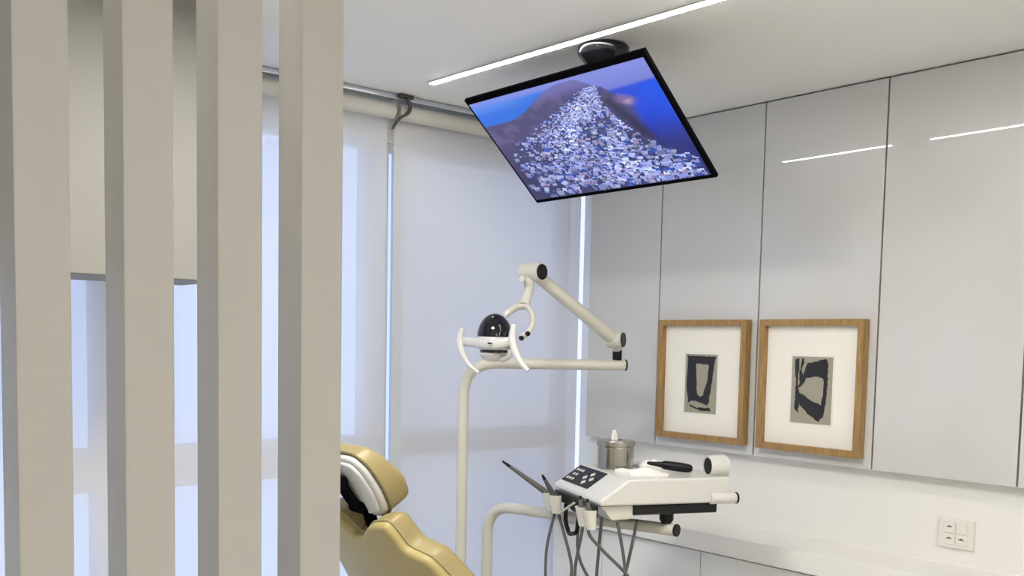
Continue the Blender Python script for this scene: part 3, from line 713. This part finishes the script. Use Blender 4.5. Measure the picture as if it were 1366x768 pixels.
def napkin(O, u, v, w, h, seed, amp):
    rnd = random.Random(seed); bm = nb(); n = 14; O = V(O)
    top_ = [[None]*(n+1) for _ in range(n+1)]; bot = [[None]*(n+1) for _ in range(n+1)]
    ph = rnd.uniform(0, 6)
    for i in range(n+1):
        for j in range(n+1):
            x, y = i/n-0.5, j/n-0.5; e = max(abs(x), abs(y))*2
            z = 0.004 + amp*(0.5+0.5*math.sin(7*x+5*y+ph)*math.cos(4*y-3*x))*(1-0.6*e**3) + rnd.uniform(0, 0.12)*amp
            p = O + u*(x*w*(1+0.08*math.sin(5*y+ph))) + v*(y*h*(1+0.08*math.cos(4*x+ph)))
            top_[i][j] = bm.verts.new(p + V((0, 0, z))); bot[i][j] = bm.verts.new(p)
    for i in range(n):
        for j in range(n):
            bm.faces.new((top_[i][j], top_[i+1][j], top_[i+1][j+1], top_[i][j+1])); bm.faces.new((bot[i][j], bot[i][j+1], bot[i+1][j+1], bot[i+1][j]))
    for i in range(n):
        bm.faces.new((top_[i][0], bot[i][0], bot[i+1][0], top_[i+1][0])); bm.faces.new((top_[i][n], top_[i+1][n], bot[i+1][n], bot[i][n]))
        bm.faces.new((top_[0][i], top_[0][i+1], bot[0][i+1], bot[0][i])); bm.faces.new((top_[n][i], bot[n][i], bot[n][i+1], top_[n][i+1]))
    return bm
bm = napkin(T(0.170, 0.105, ZTOP+0.0002), a_, b_, 0.115, 0.105, 2, 0.012)
tag(finish('paper_napkin', bm, M['tissue'], smooth=60), 'folded white napkin on the tray in front of the steel canister', 'napkin')
bm = napkin(T(0.265, 0.25, ZTOP+0.0002), a_, b_, 0.085, 0.085, 5, 0.020)
tag(finish('paper_napkin', bm, M['tissue'], smooth=60), 'crumpled white napkin behind the black pen-shaped instrument', 'napkin')
# black pen-shaped instrument
q0, q1 = T(0.215, 0.165, ZTOP+0.024), T(0.320, 0.085, ZTOP+0.0145)
dq = (q1-q0).normalized()
t = thing('black_instrument', 'black pen-shaped instrument lying across the napkins on the tray', 'dental instrument', q0)
LQ = (q1-q0).length
bm = nb(); tube(bm, [q0+dq*(LQ*f) for f in (0.34, 0.38, 0.55, 0.8, 0.95, 1.0)], [0.0105, 0.0125, 0.0135, 0.0135, 0.0115, 0.006], 16); finish('grip', bm, M['black'], t)
bm = nb(); tube(bm, [q0+dq*(LQ*f) for f in (0.0, 0.06, 0.2, 0.335)], [0.004, 0.0055, 0.0065, 0.009], 14); finish('nozzle', bm, M['black'], t)

# ------------------------------------------------------------------ dental chair
YC = -0.8
CH = thing('dental_chair', 'olive khaki dental chair seen from behind, half hidden by the end post', 'dental chair', (-0.95, YC, 0))
EY = V((0, 1, 0))
def fr(O, th): t_ = rad(th); return (V(O), EY, V((-math.sin(t_), 0, math.cos(t_))), V((math.cos(t_), 0, math.sin(t_))))
def sym(half, k=6):
    """closed, smooth, counter-clockwise outline from its +y half (top to bottom)"""
    L = [(y, s) for y, s in half]; full = L + [(-y, s) for y, s in reversed(L)]
    c = catmull([(p[0], p[1], 0) for p in full], k, closed=True)
    pts = [(p.x, p.y) for p in c]
    ar = sum(pts[i-1][0]*pts[i][1]-pts[i][0]*pts[i-1][1] for i in range(len(pts)))
    return pts if ar > 0 else pts[::-1]
def ring_of(outline, frame, n, off=0.0, bulge=None):
    O, ey, es, en = frame
    return [O + ey*p[0] + es*p[1] + en*(n + (bulge(*p) if bulge else 0)) for p in offset_poly(outline, off)]
# backrest
BF = fr((-1.506, YC, 1.127), 31)
half = [(0.018, -0.014), (0.030, -0.002), (0.075, 0.027), (0.115, 0.036), (0.142, 0.035), (0.156, 0.010), (0.170, -0.030), (0.20, -0.046), (0.232, -0.064), (0.258, -0.115), (0.285, -0.18), (0.300, -0.27), (0.300, -0.40), (0.26, -0.53), (0.20, -0.62), (0.10, -0.64)]
bo = sym(half, 5)
bul = lambda y, s: 0.45*y*y
bm = nb(); pad(bm, bo, BF, -0.026, -0.002, 0.012, 0.004, bul, (0, -0.28)); finish('back_shell', bm, M['leather'], CH)
bm = nb(); pad(bm, bo, BF, -0.0005, 0.056, 0.006, 0.032, bul, (0, -0.28)); bc = finish('back_cushion', bm, M['leather_light'], CH)
bm = nb(); tube(bm, ring_of(bo, BF, -0.0012, -0.0005, bul), 0.0036, 8, closed=True); finish('piping', bm, M['piping_light'], bc)
# headrest
HF = fr((-1.4998, -0.8000, 1.1904), 32)
hh = [(0.030, 0.147), (0.066, 0.138), (0.090, 0.104), (0.098, 0.050), (0.094, 0.010), (0.082, -0.022), (0.040, -0.036)]
ho = sym(hh, 6)
hb2 = lambda y, s: 1.2*y*y
bm = nb(); pad(bm, ho, HF, 0.001, 0.078, 0.005, 0.024, hb2, (0, 0.05), 5, lambda y, s: 1-0.42*max(0.0, min(1.0, (s-0.03)/0.11))); hc = finish('headrest', bm, M['leather_light'], CH)
bm = nb(); tube(bm, ring_of(ho, HF, 0.0015, -0.001, hb2), 0.0034, 8, closed=True); finish('piping', bm, M['piping'], hc)
ho2 = offset_poly(ho, 0.003)
bm = nb(); pad(bm, ho2, HF, -0.013, 0.0006, 0.009, 0.003, hb2, (0, 0.05)); hs = finish('headrest_shell', bm, M['white_plastic'], CH)
bm = nb(); pad(bm, offset_poly(ho, 0.016), HF, -0.021, -0.0134, 0.006, 0.001, hb2, (0, 0.05)); finish('rear_cover', bm, M['grey_white'], hs)
# black bar between headrest and back
O, ey, es, en = HF
def hp_(y, s, n): return O + ey*y + es*s + en*n
bm = nb()
pb_ = [BF[0] + BF[2]*(-0.12) + BF[3]*0.030, BF[0] + BF[2]*(-0.02) + BF[3]*0.026, hp_(-0.006, -0.025, -0.010), hp_(-0.008, 0.02, -0.032), hp_(-0.006, 0.08, -0.034)]
tube(bm, catmull(pb_, 6), 0.0255, 14, flat=0.45, up=(0, 1, 0))
cyl(bm, hp_(-0.030, 0.088, -0.042), hp_(0.030, 0.088, -0.042), 0.019, 0.004)
cyl(bm, hp_(-0.034, 0.002, -0.024), hp_(0.022, 0.002, -0.024), 0.015, 0.004)
finish('headrest_bar', bm, M['black_matt'], CH)
# seat, leg rest, base (below the frame of the photo)
BE = BF[0] + BF[2]*(-0.60) + BF[3]*0.0
sx0, sz = BE.x + 0.05, BE.z - 0.06
def slab(name, x0, x1, z0, z1, w0, w1, m):
    bm = nb(); fo = (V((0, YC, 0)), EY, V((1, 0, 0)), V((0, 0, 1)))
    o_ = sym([(w0*0.6, x0), (w0, x0+0.06), ((w0+w1)/2, (x0+x1)/2), (w1, x1-0.08), (w1*0.6, x1)], 6)
    pad(bm, o_, fo, z0, z1, 0.012, 0.03, None, (0, (x0+x1)/2)); return finish(name, bm, m, CH)
slab('seat', sx0, sx0+0.46, sz-0.09, sz+0.02, 0.24, 0.25, M['leather_light'])
slab('leg_rest', sx0+0.455, -0.22, sz-0.08, sz+0.01, 0.24, 0.20, M['leather_light'])
bm = nb(); box(bm, (sx0+0.02, YC-0.17, sz-0.17), (sx0+0.62, YC+0.17, sz-0.091), 0.02, 3); finish('seat_frame', bm, M['white_plastic'], CH)
bm = nb(); box(bm, (sx0+0.12, YC-0.13, 0.05), (sx0+0.42, YC+0.13, sz-0.171), 0.03, 3); finish('lift_column', bm, M['white_plastic'], CH)
bm = nb(); box(bm, (sx0-0.12, YC-0.24, 0.0), (sx0+0.52, YC+0.24, 0.049), 0.02, 3); finish('base', bm, M['white_plastic'], CH)
bm = nb(); q0 = BF[0]+BF[2]*(-0.58)+BF[3]*(-0.012); tube(bm, [BF[0]+BF[2]*(-0.35)+BF[3]*(-0.018), q0, V((sx0+0.10, YC, sz-0.13))], 0.022, 12, flat=2.2); finish('back_bracket', bm, M['white_plastic'], CH)

# ------------------------------------------------------------------ daylight, camera, colour
w = bpy.data.worlds.new('daylight'); SC.world = w; w.use_nodes = True
nt = w.node_tree; bg = nt.nodes['Background']
tc = nt.nodes.new('ShaderNodeTexCoord'); sp = nt.nodes.new('ShaderNodeSeparateXYZ'); rp = nt.nodes.new('ShaderNodeValToRGB')
mr = nt.nodes.new('ShaderNodeMapRange'); mr.inputs['From Min'].default_value = -0.6; mr.inputs['From Max'].default_value = 0.6
nt.links.new(tc.outputs['Generated'], sp.inputs[0]); nt.links.new(sp.outputs['Z'], mr.inputs['Value']); nt.links.new(mr.outputs['Result'], rp.inputs['Fac'])
e = rp.color_ramp.elements; e[0].position = 0.0; e[0].color = (0.80, 0.85, 1.20, 1); e[1].position = 0.7; e[1].color = (0.74, 0.79, 1.08, 1)
nt.links.new(rp.outputs['Color'], bg.inputs['Color']); bg.inputs['Strength'].default_value = 1.08

cam = bpy.data.cameras.new('camera'); co = bpy.data.objects.new('camera', cam); COL.objects.link(co)
cam.sensor_fit = 'HORIZONTAL'; cam.sensor_width = 36.0; cam.lens = 35.1685; cam.shift_y = 0.12632; cam.clip_start = 0.02
r_, u_, b2 = V((0.7665, -0.6419, 0.0205)), V((0.0321, 0.0702, 0.9970)), V((-0.6414, -0.7636, 0.0744)); c_ = V((-2.7986, -2.9033, 1.5870))
co.matrix_world = Matrix(((r_.x, u_.x, b2.x, c_.x), (r_.y, u_.y, b2.y, c_.y), (r_.z, u_.z, b2.z, c_.z), (0, 0, 0, 1)))
SC.camera = co
SC.view_settings.view_transform = 'Standard'; SC.view_settings.look = 'None'
SC.view_settings.exposure = 0.15; SC.view_settings.gamma = 1.0; SC.view_settings.use_curve_mapping = False
